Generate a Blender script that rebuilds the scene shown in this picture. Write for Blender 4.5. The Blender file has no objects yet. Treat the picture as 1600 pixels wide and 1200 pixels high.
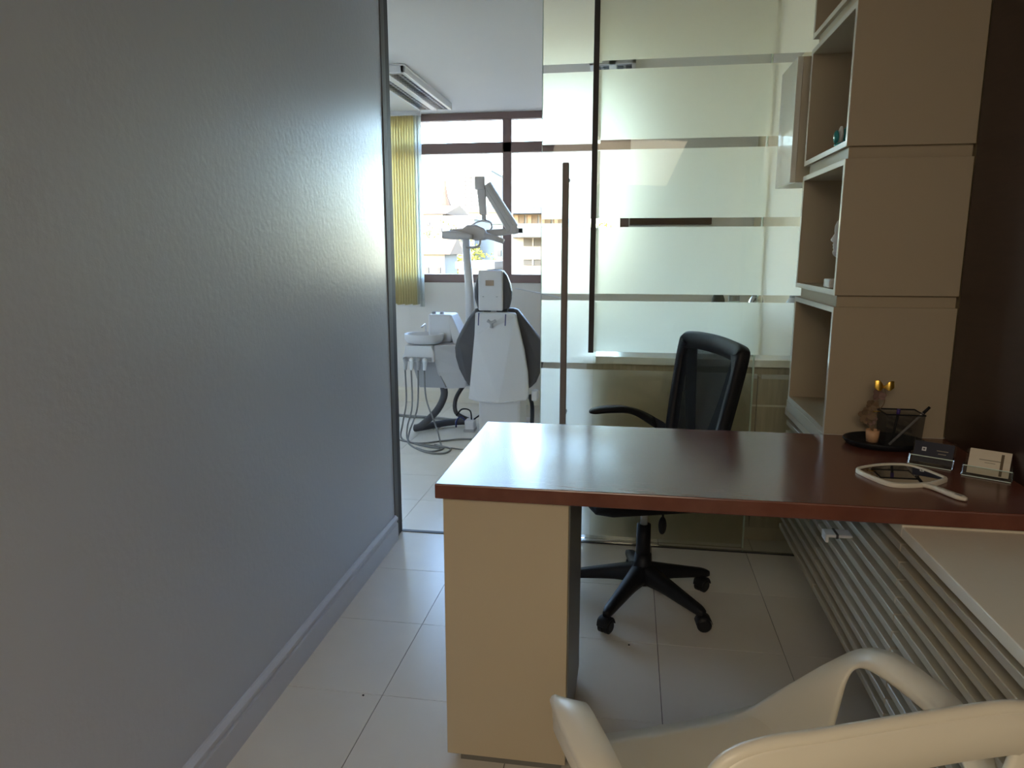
import bpy, bmesh, math, random
from mathutils import Vector, Matrix
random.seed(7)
S = bpy.context.scene
C = S.collection
R = math.radians

# ------------------------------------------------------------------ camera
cam = bpy.data.objects.new('camera', bpy.data.cameras.new('camera'))
C.objects.link(cam)
cam.location = (0, 0, 1.30)
cam.rotation_euler = (R(90 - 10.45), 0, R(9.24))
cam.data.sensor_width = 36
cam.data.lens = 36 * 1129 / 1600
cam.data.clip_start = 0.02
cam.data.clip_end = 600
S.camera = cam

# ------------------------------------------------------------------ sky, sun, exposure
w = bpy.data.worlds.new('sky'); S.world = w; w.use_nodes = True
wn = w.node_tree.nodes; wl = w.node_tree.links
sky = wn.new('ShaderNodeTexSky')
sky.sky_type = 'NISHITA'; sky.sun_disc = False
sky.sun_elevation = R(28); sky.sun_rotation = R(215); sky.altitude = 700
sky.air_density = 1.0; sky.dust_density = 2.0
wn['Background'].inputs[1].default_value = 2.9
wl.new(sky.outputs[0], wn['Background'].inputs[0])
sun = bpy.data.objects.new('sun', bpy.data.lights.new('sun', 'SUN')); C.objects.link(sun)
sun.data.energy = 1.0; sun.data.angle = R(1.0); sun.data.color = (1.0, 0.86, 0.66)
sun.rotation_euler = (R(62), 0, R(-35))       # low morning sun from behind the building, falls on the town
def area(name, loc, rot, sx, sy, power, col):
    l = bpy.data.objects.new(name, bpy.data.lights.new(name, 'AREA')); C.objects.link(l)
    l.data.shape = 'RECTANGLE'; l.data.size = sx; l.data.size_y = sy
    l.data.energy = power; l.data.color = col
    l.location = loc; l.rotation_euler = rot
    return l
lamp = area('ceiling_lamp', (-0.15, -1.45, 2.30), (0, 0, 0), 1.4, 0.9, 16, (1.0, 0.83, 0.62))
lamp.rotation_euler = Vector((0.28, 0.62, -0.73)).to_track_quat('-Z', 'Y').to_euler()
lamp.data.spread = R(130)
S.view_settings.view_transform = 'Standard'
S.view_settings.look = 'None'
S.view_settings.gamma = 1.0
S.view_settings.use_curve_mapping = False
S.view_settings.exposure = 0.42
S.cycles.use_denoising = True
S.cycles.max_bounces = 16
S.cycles.transmission_bounces = 14
S.cycles.transparent_max_bounces = 16
S.cycles.diffuse_bounces = 6
S.cycles.sample_clamp_indirect = 8

# ------------------------------------------------------------------ materials
def mat(name, col, rough=0.5, metal=0.0, spec=0.5, grain=None, bump=None, coat=0.0, trans=0.0):
    m = bpy.data.materials.new(name); m.use_nodes = True
    nt = m.node_tree; b = nt.nodes['Principled BSDF']
    b.inputs['Base Color'].default_value = (*col, 1)
    b.inputs['Roughness'].default_value = rough
    b.inputs['Metallic'].default_value = metal
    b.inputs['Specular IOR Level'].default_value = spec
    b.inputs['Coat Weight'].default_value = coat
    b.inputs['Coat Roughness'].default_value = 0.15
    b.inputs['Transmission Weight'].default_value = trans
    tc = nt.nodes.new('ShaderNodeTexCoord')
    if grain:                                   # (scale xyz, second colour, noise scale)
        sc, c2, ns = grain
        mp = nt.nodes.new('ShaderNodeMapping'); mp.inputs['Scale'].default_value = sc
        nz = nt.nodes.new('ShaderNodeTexNoise'); nz.inputs['Scale'].default_value = ns
        nz.inputs['Detail'].default_value = 6
        mx = nt.nodes.new('ShaderNodeMix'); mx.data_type = 'RGBA'
        mx.inputs[6].default_value = (*col, 1); mx.inputs[7].default_value = (*c2, 1)
        nt.links.new(tc.outputs['Object'], mp.inputs[0]); nt.links.new(mp.outputs[0], nz.inputs[0])
        rp = nt.nodes.new('ShaderNodeMapRange'); rp.inputs[1].default_value = 0.35; rp.inputs[2].default_value = 0.65
        nt.links.new(nz.outputs[0], rp.inputs[0]); nt.links.new(rp.outputs[0], mx.inputs[0])
        nt.links.new(mx.outputs[2], b.inputs['Base Color'])
    if bump:                                    # (noise scale, strength, distance)
        nz2 = nt.nodes.new('ShaderNodeTexNoise'); nz2.inputs['Scale'].default_value = bump[0]
        nz2.inputs['Detail'].default_value = 3
        bp = nt.nodes.new('ShaderNodeBump'); bp.inputs['Strength'].default_value = bump[1]
        bp.inputs['Distance'].default_value = bump[2]
        nt.links.new(tc.outputs['Object'], nz2.inputs[0])
        nt.links.new(nz2.outputs[0], bp.inputs['Height']); nt.links.new(bp.outputs[0], b.inputs['Normal'])
    return m

M = {}
M['wall'] = mat('painted wall', (0.58, 0.625, 0.74), 0.30, bump=(55, 0.09, 0.01))
M['wall_far'] = mat('far wall paint', (0.75, 0.71, 0.67), 0.5)
M['wall_warm_lit'] = mat('warm lit wall', (0.78, 0.66, 0.44), 0.5)  # white wall; the warm light on it is put into the colour
M['ceiling'] = mat('ceiling paint', (0.74, 0.70, 0.65), 0.7)
M['skirting'] = mat('painted skirting', (0.62, 0.65, 0.76), 0.3)
M['tile'] = mat('cream floor tile', (0.81, 0.77, 0.70), 0.25, grain=((1, 1, 1), (0.84, 0.80, 0.73), 5), bump=(30, 0.03, 0.005))
M['grout'] = mat('dark grout', (0.10, 0.09, 0.08), 0.8)
M['alu'] = mat('grey aluminium', (0.17, 0.175, 0.19), 0.6, 0.0, spec=0.25)
M['alu2'] = mat('dark aluminium', (0.08, 0.08, 0.09), 0.6, 0.0, spec=0.2)
M['alu3'] = mat('brushed aluminium', (0.72, 0.72, 0.70), 0.35, 0.35)
M['dark_bar'] = mat('brushed dark steel', (0.30, 0.27, 0.25), 0.5, 0.3)
M['seal'] = mat('dark seal', (0.055, 0.056, 0.060), 0.5)
M['wood'] = mat('dark mahogany top', (0.140, 0.042, 0.028), 0.25, spec=0.5, grain=((2, 30, 2), (0.185, 0.060, 0.038), 6), bump=(260, 0.04, 0.002), coat=0.25)
M['wood_panel'] = mat('dark wenge panel', (0.040, 0.018, 0.013), 0.35, grain=((2, 2, 20), (0.05, 0.022, 0.016), 5))
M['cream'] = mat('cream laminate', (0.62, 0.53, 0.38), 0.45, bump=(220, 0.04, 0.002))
M['cream2'] = mat('ivory laminate', (0.66, 0.60, 0.48), 0.42, bump=(220, 0.04, 0.002))
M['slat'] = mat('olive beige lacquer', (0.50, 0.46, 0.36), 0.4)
M['stone'] = mat('ivory counter', (0.80, 0.74, 0.62), 0.4, bump=(220, 0.04, 0.002))
M['edge'] = mat('pale edging', (0.87, 0.86, 0.80), 0.2, spec=1.0)
M['pale_wood'] = mat('pale limed wood', (0.60, 0.55, 0.44), 0.45, grain=((14, 14, 1), (0.50, 0.46, 0.36), 5))
M['shadow_side'] = mat('shaded laminate', (0.20, 0.20, 0.19), 0.4)  # laminate greyed; shade of the turned-away side and recesses is in the colour
M['white'] = mat('white plastic', (0.66, 0.65, 0.66), 0.3)
M['edge_far'] = mat('cream skirting', (0.78, 0.72, 0.62), 0.4)
M['lamp_backlit'] = mat('backlit white plastic', (0.50, 0.46, 0.45), 0.4)  # white lamp parts; backlit darkening and warm flare are put into the colour
M['tower'] = mat('shaded cream laminate', (0.50, 0.425, 0.31), 0.45, bump=(220, 0.04, 0.002))  # same cream laminate, darkened; the tower's shade is in the colour
M['white_chair'] = mat('white moulded plastic', (0.87, 0.83, 0.71), 0.36)
M['black'] = mat('black plastic', (0.012, 0.014, 0.019), 0.5, spec=0.35)
M['black_soft'] = mat('black fabric', (0.010, 0.011, 0.015), 0.85)
M['upholstery'] = mat('dark grey vinyl', (0.070, 0.065, 0.070), 0.5)
M['chrome'] = mat('chrome', (0.75, 0.75, 0.77), 0.12, 1.0)
M['grey'] = mat('grey plastic', (0.38, 0.38, 0.40), 0.45)
M['hose'] = mat('grey hose', (0.22, 0.22, 0.22), 0.5)
M['dark_hose'] = mat('dark corrugated hose', (0.07, 0.07, 0.08), 0.5)
M['blue'] = mat('blue cord', (0.02, 0.03, 0.16), 0.5)
M['bronze'] = mat('bronze window frame', (0.22, 0.145, 0.135), 0.4, 0.2)
M['mirror'] = mat('mirror glass', (0.85, 0.86, 0.86), 0.02, 1.0)
M['navy'] = mat('navy card', (0.018, 0.022, 0.045), 0.4)
M['card'] = mat('marbled white card', (0.80, 0.74, 0.62), 0.5, grain=((1, 3, 6), (0.74, 0.66, 0.52), 9))
M['ink'] = mat('grey ink', (0.33, 0.29, 0.22), 0.6)
M['gold'] = mat('gold leaf', (0.80, 0.52, 0.10), 0.28, 0.9)
M['peach'] = mat('peach ceramic', (0.75, 0.45, 0.26), 0.5)
M['dry'] = mat('dried brown petals', (0.22, 0.15, 0.09), 0.8)
M['mauve'] = mat('mauve petal', (0.24, 0.15, 0.13), 0.7)
M['teal'] = mat('turquoise glaze', (0.03, 0.30, 0.32), 0.15)
M['plaster'] = mat('white plaster', (0.86, 0.88, 0.90), 0.4)
M['purple'] = mat('purple pen', (0.06, 0.03, 0.22), 0.3)
M['amber'] = mat('amber label', (0.35, 0.25, 0.18), 0.5)
M['curtained'] = mat('curtained window', (0.085, 0.065, 0.045), 0.6, spec=0.1)
M['concrete'] = mat('pale render', (0.17, 0.166, 0.155), 0.9)
M['tan_render'] = mat('tan render', (0.16, 0.12, 0.08), 0.9)
M['brick_red'] = mat('weathered brick', (0.10, 0.06, 0.04), 0.9)
M['slate_blue'] = mat('blue grey cladding', (0.060, 0.083, 0.090), 0.7)
M['slate_dark'] = mat('grey cladding', (0.040, 0.055, 0.070), 0.7)
M['win_dark'] = mat('dark window', (0.045, 0.045, 0.042), 0.5, spec=0.1)
M['win_far'] = mat('hazy window', (0.060, 0.060, 0.060), 0.5, spec=0.1)
M['roof'] = mat('clay roof', (0.14, 0.09, 0.055), 0.9)
M['leaf'] = mat('sunlit foliage', (0.165, 0.150, 0.010), 0.8)
M['leaf2'] = mat('pale foliage', (0.14, 0.14, 0.04), 0.8)
M['bark'] = mat('bark', (0.16, 0.10, 0.06), 0.9)
M['ground'] = mat('street', (0.15, 0.145, 0.135), 0.9)

def thin_glass(name, tint, refl):
    m = bpy.data.materials.new(name); m.use_nodes = True
    nt = m.node_tree; nt.nodes.clear()
    o = nt.nodes.new('ShaderNodeOutputMaterial'); t = nt.nodes.new('ShaderNodeBsdfTransparent')
    t.inputs[0].default_value = (*tint, 1)
    g = nt.nodes.new('ShaderNodeBsdfGlossy'); g.inputs['Roughness'].default_value = 0.01
    fr = nt.nodes.new('ShaderNodeFresnel'); fr.inputs[0].default_value = 1.35
    mu = nt.nodes.new('ShaderNodeMath'); mu.operation = 'MULTIPLY'; mu.inputs[1].default_value = refl
    x = nt.nodes.new('ShaderNodeMixShader')
    nt.links.new(fr.outputs[0], mu.inputs[0]); nt.links.new(mu.outputs[0], x.inputs[0])
    nt.links.new(t.outputs[0], x.inputs[1]); nt.links.new(g.outputs[0], x.inputs[2]); nt.links.new(x.outputs[0], o.inputs[0])
    return m
M['glass'] = thin_glass('window glass', (0.98, 0.99, 0.98), 0.6)
M['door_glass'] = thin_glass('door glass', (0.965, 0.97, 0.94), 0.8)
M['acrylic'] = thin_glass('clear acrylic', (0.92, 0.93, 0.92), 2.0)
M['glass_edge'] = mat('polished glass edge', (0.80, 0.95, 0.88), 0.2)

def frosted(name, rough, trl):
    m = bpy.data.materials.new(name); m.use_nodes = True
    nt = m.node_tree; nt.nodes.clear()
    o = nt.nodes.new('ShaderNodeOutputMaterial')
    r = nt.nodes.new('ShaderNodeBsdfRefraction'); r.inputs['Roughness'].default_value = rough; r.inputs['IOR'].default_value = 1.25
    r.inputs[0].default_value = (1.0, 0.97, 0.90, 1)
    t = nt.nodes.new('ShaderNodeBsdfTranslucent'); t.inputs[0].default_value = (1.0, 0.97, 0.88, 1)
    d = nt.nodes.new('ShaderNodeBsdfDiffuse'); d.inputs[0].default_value = (0.75, 0.80, 0.76, 1)
    a = nt.nodes.new('ShaderNodeMixShader'); a.inputs[0].default_value = trl
    b = nt.nodes.new('ShaderNodeMixShader'); b.inputs[0].default_value = 0.06
    nt.links.new(r.outputs[0], a.inputs[1]); nt.links.new(t.outputs[0], a.inputs[2])
    nt.links.new(a.outputs[0], b.inputs[1]); nt.links.new(d.outputs[0], b.inputs[2])
    nt.links.new(b.outputs[0], o.inputs[0])
    return m
M['film'] = frosted('frosted film', 0.75, 0.80)

def fabric_translucent(name, col, tcol):
    m = bpy.data.materials.new(name); m.use_nodes = True
    nt = m.node_tree; nt.nodes.clear()
    o = nt.nodes.new('ShaderNodeOutputMaterial')
    t = nt.nodes.new('ShaderNodeBsdfTranslucent'); t.inputs[0].default_value = (*tcol, 1)
    d = nt.nodes.new('ShaderNodeBsdfDiffuse'); d.inputs[0].default_value = (*col, 1)
    a = nt.nodes.new('ShaderNodeMixShader'); a.inputs[0].default_value = 0.82
    nt.links.new(d.outputs[0], a.inputs[1]); nt.links.new(t.outputs[0], a.inputs[2]); nt.links.new(a.outputs[0], o.inputs[0])
    return m
M['blind'] = fabric_translucent('cream blind fabric', (0.86, 0.82, 0.66), (0.88, 0.81, 0.56))
M['blind2'] = fabric_translucent('white blind fabric', (0.80, 0.82, 0.82), (0.78, 0.80, 0.78))

def net(name, col, scale, cover):
    """woven mesh: real holes by a procedural grid on the object's own coordinates"""
    m = bpy.data.materials.new(name); m.use_nodes = True
    nt = m.node_tree; nt.nodes.clear(); N = nt.nodes.new; L = nt.links.new
    o = N('ShaderNodeOutputMaterial'); t = N('ShaderNodeBsdfTransparent')
    d = N('ShaderNodeBsdfPrincipled'); d.inputs['Base Color'].default_value = (*col, 1); d.inputs['Roughness'].default_value = 0.7; d.inputs['Specular IOR Level'].default_value = 0.2
    tc = N('ShaderNodeTexCoord'); sp = N('ShaderNodeSeparateXYZ'); L(tc.outputs['Object'], sp.inputs[0])
    a = N('ShaderNodeMath'); a.operation = 'ADD'; L(sp.outputs[0], a.inputs[0]); L(sp.outputs[1], a.inputs[1])
    res = []
    for s in (1, -1):
        q = N('ShaderNodeMath'); q.operation = 'MULTIPLY_ADD'; q.inputs[1].default_value = s
        L(sp.outputs[2], q.inputs[0]); L(a.outputs[0], q.inputs[2])
        k = N('ShaderNodeMath'); k.operation = 'MULTIPLY'; k.inputs[1].default_value = scale; L(q.outputs[0], k.inputs[0])
        f = N('ShaderNodeMath'); f.operation = 'FRACT'; L(k.outputs[0], f.inputs[0])
        g = N('ShaderNodeMath'); g.operation = 'LESS_THAN'; g.inputs[1].default_value = cover; L(f.outputs[0], g.inputs[0])
        res.append(g)
    mx = N('ShaderNodeMath'); mx.operation = 'MAXIMUM'; L(res[0].outputs[0], mx.inputs[0]); L(res[1].outputs[0], mx.inputs[1])
    x = N('ShaderNodeMixShader'); L(mx.outputs[0], x.inputs[0]); L(t.outputs[0], x.inputs[1]); L(d.outputs[0], x.inputs[2]); L(x.outputs[0], o.inputs[0])
    return m
M['chair_mesh'] = net('black chair mesh', (0.006, 0.0065, 0.009), 190, 0.64)
M['cup_mesh'] = net('black wire mesh', (0.03, 0.032, 0.034), 420, 0.30)

# ------------------------------------------------------------------ mesh helpers
def BM(): return bmesh.new()
def box(bm, x0, x1, y0, y1, z0, z1):
    v = [bm.verts.new(p) for p in ((x0,y0,z0),(x1,y0,z0),(x1,y1,z0),(x0,y1,z0),(x0,y0,z1),(x1,y0,z1),(x1,y1,z1),(x0,y1,z1))]
    for f in ((3,2,1,0),(4,5,6,7),(0,1,5,4),(1,2,6,5),(2,3,7,6),(3,0,4,7)): bm.faces.new([v[i] for i in f])
    return bm
def sheet(x0, x1, y, z0, z1):
    """adhesive film on a pane, facing the room"""
    bm = BM(); bm.faces.new([bm.verts.new(p) for p in ((x0, y, z0), (x1, y, z0), (x1, y, z1), (x0, y, z1))]); return bm
def rings(bm, R_, cap=True, closed=True):
    """skin a list of equally long vertex rings"""
    V = [[bm.verts.new(p) for p in r] for r in R_]
    n = len(V[0])
    for a, b in zip(V, V[1:]):
        for i in range(n if closed else n - 1):
            j = (i + 1) % n
            bm.faces.new((a[i], a[j], b[j], b[i]))
    if cap and closed:
        bm.faces.new(V[0][::-1]); bm.faces.new(V[-1])
    return bm
def spline(P, n=6):
    P = [Vector(p) for p in P]; out = []
    for i in range(len(P) - 1):
        a = P[max(i - 1, 0)]; b = P[i]; c = P[i + 1]; d = P[min(i + 2, len(P) - 1)]
        for k in range(n):
            t = k / n
            out.append(0.5 * ((2*b) + (c - a)*t + (2*a - 5*b + 4*c - d)*t*t + (3*b - a - 3*c + d)*t**3))
    out.append(P[-1]); return out
def tube(bm, P, r, n=8, smooth=0, caps=True):
    P = spline(P, smooth) if smooth else [Vector(p) for p in P]
    m = len(P); rr = r if isinstance(r, (list, tuple)) else None
    T = [(P[min(i+1, m-1)] - P[max(i-1, 0)]).normalized() for i in range(m)]
    u = T[0].orthogonal().normalized(); out = []
    for i in range(m):
        u = (u - T[i] * u.dot(T[i])).normalized(); v = T[i].cross(u)
        q = r if rr is None else rr[0] + (rr[1] - rr[0]) * i / (m - 1)
        out.append([P[i] + q * (math.cos(2*math.pi*k/n) * u + math.sin(2*math.pi*k/n) * v) for k in range(n)])
    return rings(bm, out, caps)
def lathe(bm, prof, c=(0, 0, 0), n=24, sx=1.0, sy=1.0):
    out = [[(c[0] + sx*r*math.cos(2*math.pi*k/n), c[1] + sy*r*math.sin(2*math.pi*k/n), c[2] + z) for k in range(n)] for r, z in prof]
    return rings(bm, out)
def prism(bm, poly, a, b, axis='z'):
    f = {'z': lambda p, h: (p[0], p[1], h), 'y': lambda p, h: (p[0], h, p[1]), 'x': lambda p, h: (h, p[0], p[1])}[axis]
    return rings(bm, [[f(p, a) for p in poly], [f(p, b) for p in poly]])
def ribbon(bm, ctrl, n=6):
    """ctrl: (centre, width vector, thickness vector) per point; rounded strap section"""
    cs = spline([c[0] for c in ctrl], n); ws = spline([c[1] for c in ctrl], n); ts = spline([c[2] for c in ctrl], n)
    sec = [(-1, -.4), (-.88, -1), (0, -1.1), (.88, -1), (1, -.4), (1, .4), (.88, 1), (0, 1.1), (-.88, 1), (-1, .4)]
    return rings(bm, [[c + a*w_*.5 + b*t*.5 for a, b in sec] for c, w_, t in zip(cs, ws, ts)])
def ball(bm, c, rx, ry, rz, n=12, m=8):
    out = []
    for i in range(1, m):
        a = math.pi * i / m
        out.append([(c[0] + rx*math.sin(a)*math.cos(2*math.pi*k/n), c[1] + ry*math.sin(a)*math.sin(2*math.pi*k/n), c[2] - rz*math.cos(a)) for k in range(n)])
    return rings(bm, out)

INV = {}
def thing(name, label, cat, loc=(0, 0, 0), rotz=0.0, group=None, kind=None):
    o = bpy.data.objects.new(name, None); C.objects.link(o); o.empty_display_size = 0.05
    o.location = loc; o.rotation_euler = (0, 0, rotz)
    INV[o] = (Matrix.Translation(loc) @ Matrix.Rotation(rotz, 4, 'Z')).inverted()
    tag(o, label, cat, group, kind); return o
def tag(o, label=None, cat=None, group=None, kind=None):
    if label: o['label'] = label
    if cat: o['category'] = cat
    if group: o['group'] = group
    if kind: o['kind'] = kind
    return o
def obj(name, bm, m, parent=None, bevel=0.0, smooth=False, local=False, seg=2):
    """one mesh object; world coordinates unless local=True (then in the thing's own frame)"""
    bmesh.ops.recalc_face_normals(bm, faces=bm.faces)
    me = bpy.data.meshes.new(name); bm.to_mesh(me); bm.free()
    me.materials.append(M[m])
    o = bpy.data.objects.new(name, me); C.objects.link(o)
    if parent is not None:
        o.parent = parent
        inv = INV.get(parent, Matrix())
        if not local: me.transform(inv)
        INV[o] = inv
    if smooth:
        for p in me.polygons: p.use_smooth = True
    if bevel:
        b = o.modifiers.new('bevel', 'BEVEL'); b.width = bevel; b.segments = seg; b.limit_method = 'ANGLE'; b.angle_limit = R(40)
    return o
def struct(name, bm, m, parent=None, **k):
    o = obj(name, bm, m, parent, **k)
    if parent is None: o['kind'] = 'structure'
    return o

# ------------------------------------------------------------------ the room shell
CEIL = 2.40; PART = 3.105; FAR = 6.0; RW = 0.934; HALF_L = -4.8  # far room widened leftwards, out of view, for the added window
def wx(y): return -1.001 - 0.0193 * (y - 1.5)          # room face of the left wall, very slightly out of square
Y0 = -2.6
struct('wall_left', prism(BM(), [(wx(Y0), Y0), (wx(3.0), 3.0), (wx(3.0) - 0.12, 3.0), (wx(Y0) - 0.12, Y0)], 0, CEIL), 'wall')
prof = [(0, 0), (0.016, 0), (0.016, 0.078), (0.011, 0.084), (0.011, 0.090), (0.017, 0.096), (0.017, 0.106), (0.006, 0.116), (0, 0.116)]
struct('baseboard_left', rings(BM(), [[(wx(y) + p[0], y, p[1]) for p in prof] for y in (Y0 + 0.02, 3.0)]), 'skirting')
j = thing('trim_1', None, None, (wx(3.05), 3.05, 0), kind='structure')
obj('jamb_profile', box(BM(), wx(3.0) - 0.13, wx(3.0) + 0.004, 3.0, 3.05, 0.0, CEIL), 'alu', j, 0.002)
obj('jamb_profile', box(BM(), wx(3.05) - 0.13, wx(3.05) + 0.002, 3.052, PART, 0.0, CEIL), 'alu2', j, 0.002)
struct('trim_2', box(BM(), wx(3.1), RW, PART - 0.008, PART + 0.014, 0.0002, 0.0030), 'seal')     # dark floor joint under the glass
struct('wall_right', box(BM(), RW, RW + 0.12, Y0, FAR + 0.2, 0, CEIL), 'wall_warm_lit')
struct('wall_back', box(BM(), -1.3, RW + 0.12, Y0 - 0.12, Y0, 0, CEIL), 'cream')
struct('wall_partition', box(BM(), HALF_L, wx(3.1) - 0.13, 3.0, 3.10, 0, CEIL), 'wall_far')
struct('wall_far_left', box(BM(), HALF_L - 0.12, HALF_L, 3.0, FAR + 0.2, 0, CEIL), 'wall_far')
struct('ceiling', box(BM(), HALF_L - 0.12, RW + 0.12, Y0 - 0.12, FAR + 0.2, CEIL, CEIL + 0.15), 'ceiling')
WX0, WX1, SILL = -4.60, -0.03, 1.035  # window runs on to the left, unseen, added for more daylight
bm = BM()
box(bm, HALF_L, RW, FAR, FAR + 0.2, 0, SILL); box(bm, HALF_L, WX0, FAR, FAR + 0.2, SILL, CEIL); box(bm, WX1, RW, FAR, FAR + 0.2, SILL, CEIL)
struct('wall_far_end', bm, 'wall_far')
bp = [(0, 0), (-0.014, 0), (-0.014, 0.10), (-0.006, 0.125), (0, 0.125)]
struct('baseboard_far', rings(BM(), [[(x, FAR + p[0], p[1]) for p in bp] for x in (HALF_L + .001, RW - 0.001)]), 'edge_far')

# floor of square cream tiles with dark recessed joints
fl = struct('floor', box(BM(), HALF_L - 0.12, RW + 0.12, Y0 - 0.12, FAR + 0.2, -0.10, -0.003), 'grout')
TX, TY, G = 0.4085, 0.4215, 0.0022
tile_me = None
def tile_mesh(x0, x1, y0, y1):
    b = BM(); box(b, x0, x1, y0, y1, -0.006, 0.0); bmesh.ops.recalc_face_normals(b, faces=b.faces)
    me = bpy.data.meshes.new('floor_tile'); b.to_mesh(me); b.free(); me.materials.append(M['tile']); return me
full = tile_mesh(G/2, TX - G/2, G/2, TY - G/2)
def lay(xs, ys, xlo, xhi, ylo, yhi):
    for x in xs:
        for y in ys:
            a0, a1, b0, b1 = max(x, xlo), min(x + TX, xhi), max(y, ylo), min(y + TY, yhi)
            if a1 - a0 < 0.02 or b1 - b0 < 0.02: continue
            if a1 - a0 > TX - 1e-4 and b1 - b0 > TY - 1e-4: me, px, py = full, x, y
            else: me, px, py = tile_mesh(a0 - x + G/2, a1 - x - G/2, b0 - y + G/2, b1 - y - G/2), x, y
            o = bpy.data.objects.new('floor_tile', me); o.location = (px, py, 0); o.parent = fl; C.objects.link(o)
lay([0.124 + TX*k for k in range(-4, 3)], [1.858 + TY*k for k in range(-7, 3)], -1.16, RW, -1.1, 3.1)
lay([-0.66 + TX*k for k in range(-11, 4)], [3.53 + TY*k for k in range(-2, 7)], HALF_L, RW, 3.106, FAR)

# ------------------------------------------------------------------ window of the far room
wd = thing('window_1', None, None, (WX0, FAR + 0.06, SILL), kind='structure')
fy0, fy1 = FAR + 0.02, FAR + 0.09
def bar(x0, x1, z0, z1, nm='frame_bar'): obj(nm, box(BM(), x0, x1, fy0, fy1, z0, z1), 'bronze', wd, 0.004)
bar(WX0, WX1, SILL, 1.105, 'sill_bar'); bar(WX0, WX1, 2.345, 2.40, 'head_bar'); bar(WX0, WX1, 2.085, 2.168, 'transom')
MUL = [WX0, -3.65, -2.785, -1.92, -1.058, WX1 - 0.07]
for x in MUL: bar(x, x + 0.075, 1.105, 2.345, 'mullion')
for a, b in zip(MUL, MUL[1:]):
    for z0, z1 in ((1.105, 2.085), (2.168, 2.345)):
        obj('pane', box(BM(), a + 0.075, b, FAR + 0.05, FAR + 0.056, z0, z1), 'glass', wd)

# ------------------------------------------------------------------ glass partition and sliding door with frosted bands
Z_FIX = [(0.872, 1.090), (1.120, 1.397), (1.433, 1.707), (1.746, 2.018), (2.052, 2.385)]
Z_DOOR = [(0.02, 0.788), (0.815, 1.0885), (1.117, 1.397), (1.433, 1.707), (1.737, 2.020), (2.052, 2.385)]
gp = thing('glass_partition', 'fixed frosted glass panel with clear bands behind the black office chair', 'glass partition', (0.38, PART, 0))
obj('pane', box(BM(), -0.150, RW, PART, PART + 0.008, 0.004, CEIL), 'door_glass', gp)
for z0, z1 in Z_FIX: obj('frosted_band', sheet(-0.150, RW, PART + 0.009, z0, z1), 'film', gp)
obj('edge_seal', box(BM(), -0.172, -0.150, PART - 0.006, PART + 0.012, 0.868, CEIL), 'seal', gp)
d = thing('door_1', None, None, (0.07, PART + 0.035, 0), kind='structure')
dy = PART + 0.032
obj('pane', box(BM(), -0.381, 0.518, dy, dy + 0.008, 0.006, CEIL - 0.01), 'door_glass', d)
for z0, z1 in Z_DOOR: obj('frosted_band', sheet(-0.381, 0.518 if z0 < 0.1 else -0.140, dy + 0.009, z0, z1), 'film', d)
obj('glass_edge', box(BM(), 0.519, 0.526, dy, dy + 0.011, 0.006, CEIL - 0.01), 'glass_edge', d)
obj('glass_edge', box(BM(), -0.384, -0.382, dy, dy + 0.011, 0.006, CEIL - 0.01), 'glass_edge', d)
hb = obj('pull_handle', box(BM(), -0.289, -0.262, PART - 0.045, PART - 0.025, 0.52, 1.655), 'dark_bar', d, 0.004)
for z in (0.60, 1.59):
    b = BM(); tube(b, [(-0.2715, PART - 0.03, z), (-0.2715, dy, z)], 0.010, 12); obj('standoff', b, 'dark_bar', hb, smooth=False)

# ------------------------------------------------------------------ desk
dk = thing('desk', 'dark glossy mahogany desk on a cream end pedestal', 'desk', (0.0, 1.85, 0))
obj('desk_top', box(BM(), -0.445, RW - 0.002, 1.590, 2.236, 0.720, 0.757), 'wood', dk, 0.003)
pd = obj('pedestal', box(BM(), -0.430, -0.127, 1.608, 2.058, 0.030, 0.720), 'cream', dk, 0.002)
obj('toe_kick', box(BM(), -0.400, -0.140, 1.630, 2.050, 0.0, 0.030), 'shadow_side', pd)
obj('shaded_side', box(BM(), -0.1268, -0.124, 1.616, 2.056, 0.034, 0.7195), 'shadow_side', pd)  # thin sheet darkening this side of the pedestal, shade as colour
# dark wenge wall panel behind the desk end
wp = obj('wood_panel', box(BM(), RW - 0.012, RW - 0.0005, -0.3, 2.232, 0.7575, CEIL), 'wood_panel')
tag(wp, 'dark brown wood wall panel right of the shelf tower', 'wall panel')

# ------------------------------------------------------------------ slatted credenza along the right wall
cz = thing('credenza', 'cream low credenza with horizontal slatted fronts under the desk end', 'sideboard', (0.77, 1.7, 0))
CF = 0.628
obj('carcass', box(BM(), CF + 0.020, RW - 0.002, 0.35, 2.80, 0.235, 0.690), 'cream2', cz)
obj('counter_top', box(BM(), CF - 0.036, RW - 0.002, 0.35, 1.588, 0.691, 0.716), 'stone', cz, 0.002)
obj('counter_top', box(BM(), CF - 0.036, RW - 0.002, 1.589, 2.81, 0.691, 0.7195), 'stone', cz, 0.002)
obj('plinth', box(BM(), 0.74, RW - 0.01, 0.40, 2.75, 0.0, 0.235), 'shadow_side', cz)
slat_poly = [(CF, 0.001), (CF - 0.030, 0.003), (CF - 0.030, 0.021), (CF, 0.0215)]
for y0, y1 in ((0.352, 1.600), (1.604, 2.262), (2.266, 2.80)):
    dr = obj('door', box(BM(), CF, CF + 0.0195, y0, y1, 0.237, 0.688), 'slat', cz)
    for k in range(11):
        z = 0.238 + 0.0412 * k
        obj('slat', prism(BM(), [(p[0], z + p[1]) for p in slat_poly], y0, y1, 'y'), 'slat', dr, 0.0015, seg=1)
b = BM(); box(b, CF - 0.092, CF - 0.024, 1.94, 1.985, 0.545, 0.553); box(b, CF - 0.092, CF - 0.084, 1.94, 1.985, 0.530, 0.546)
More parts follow.
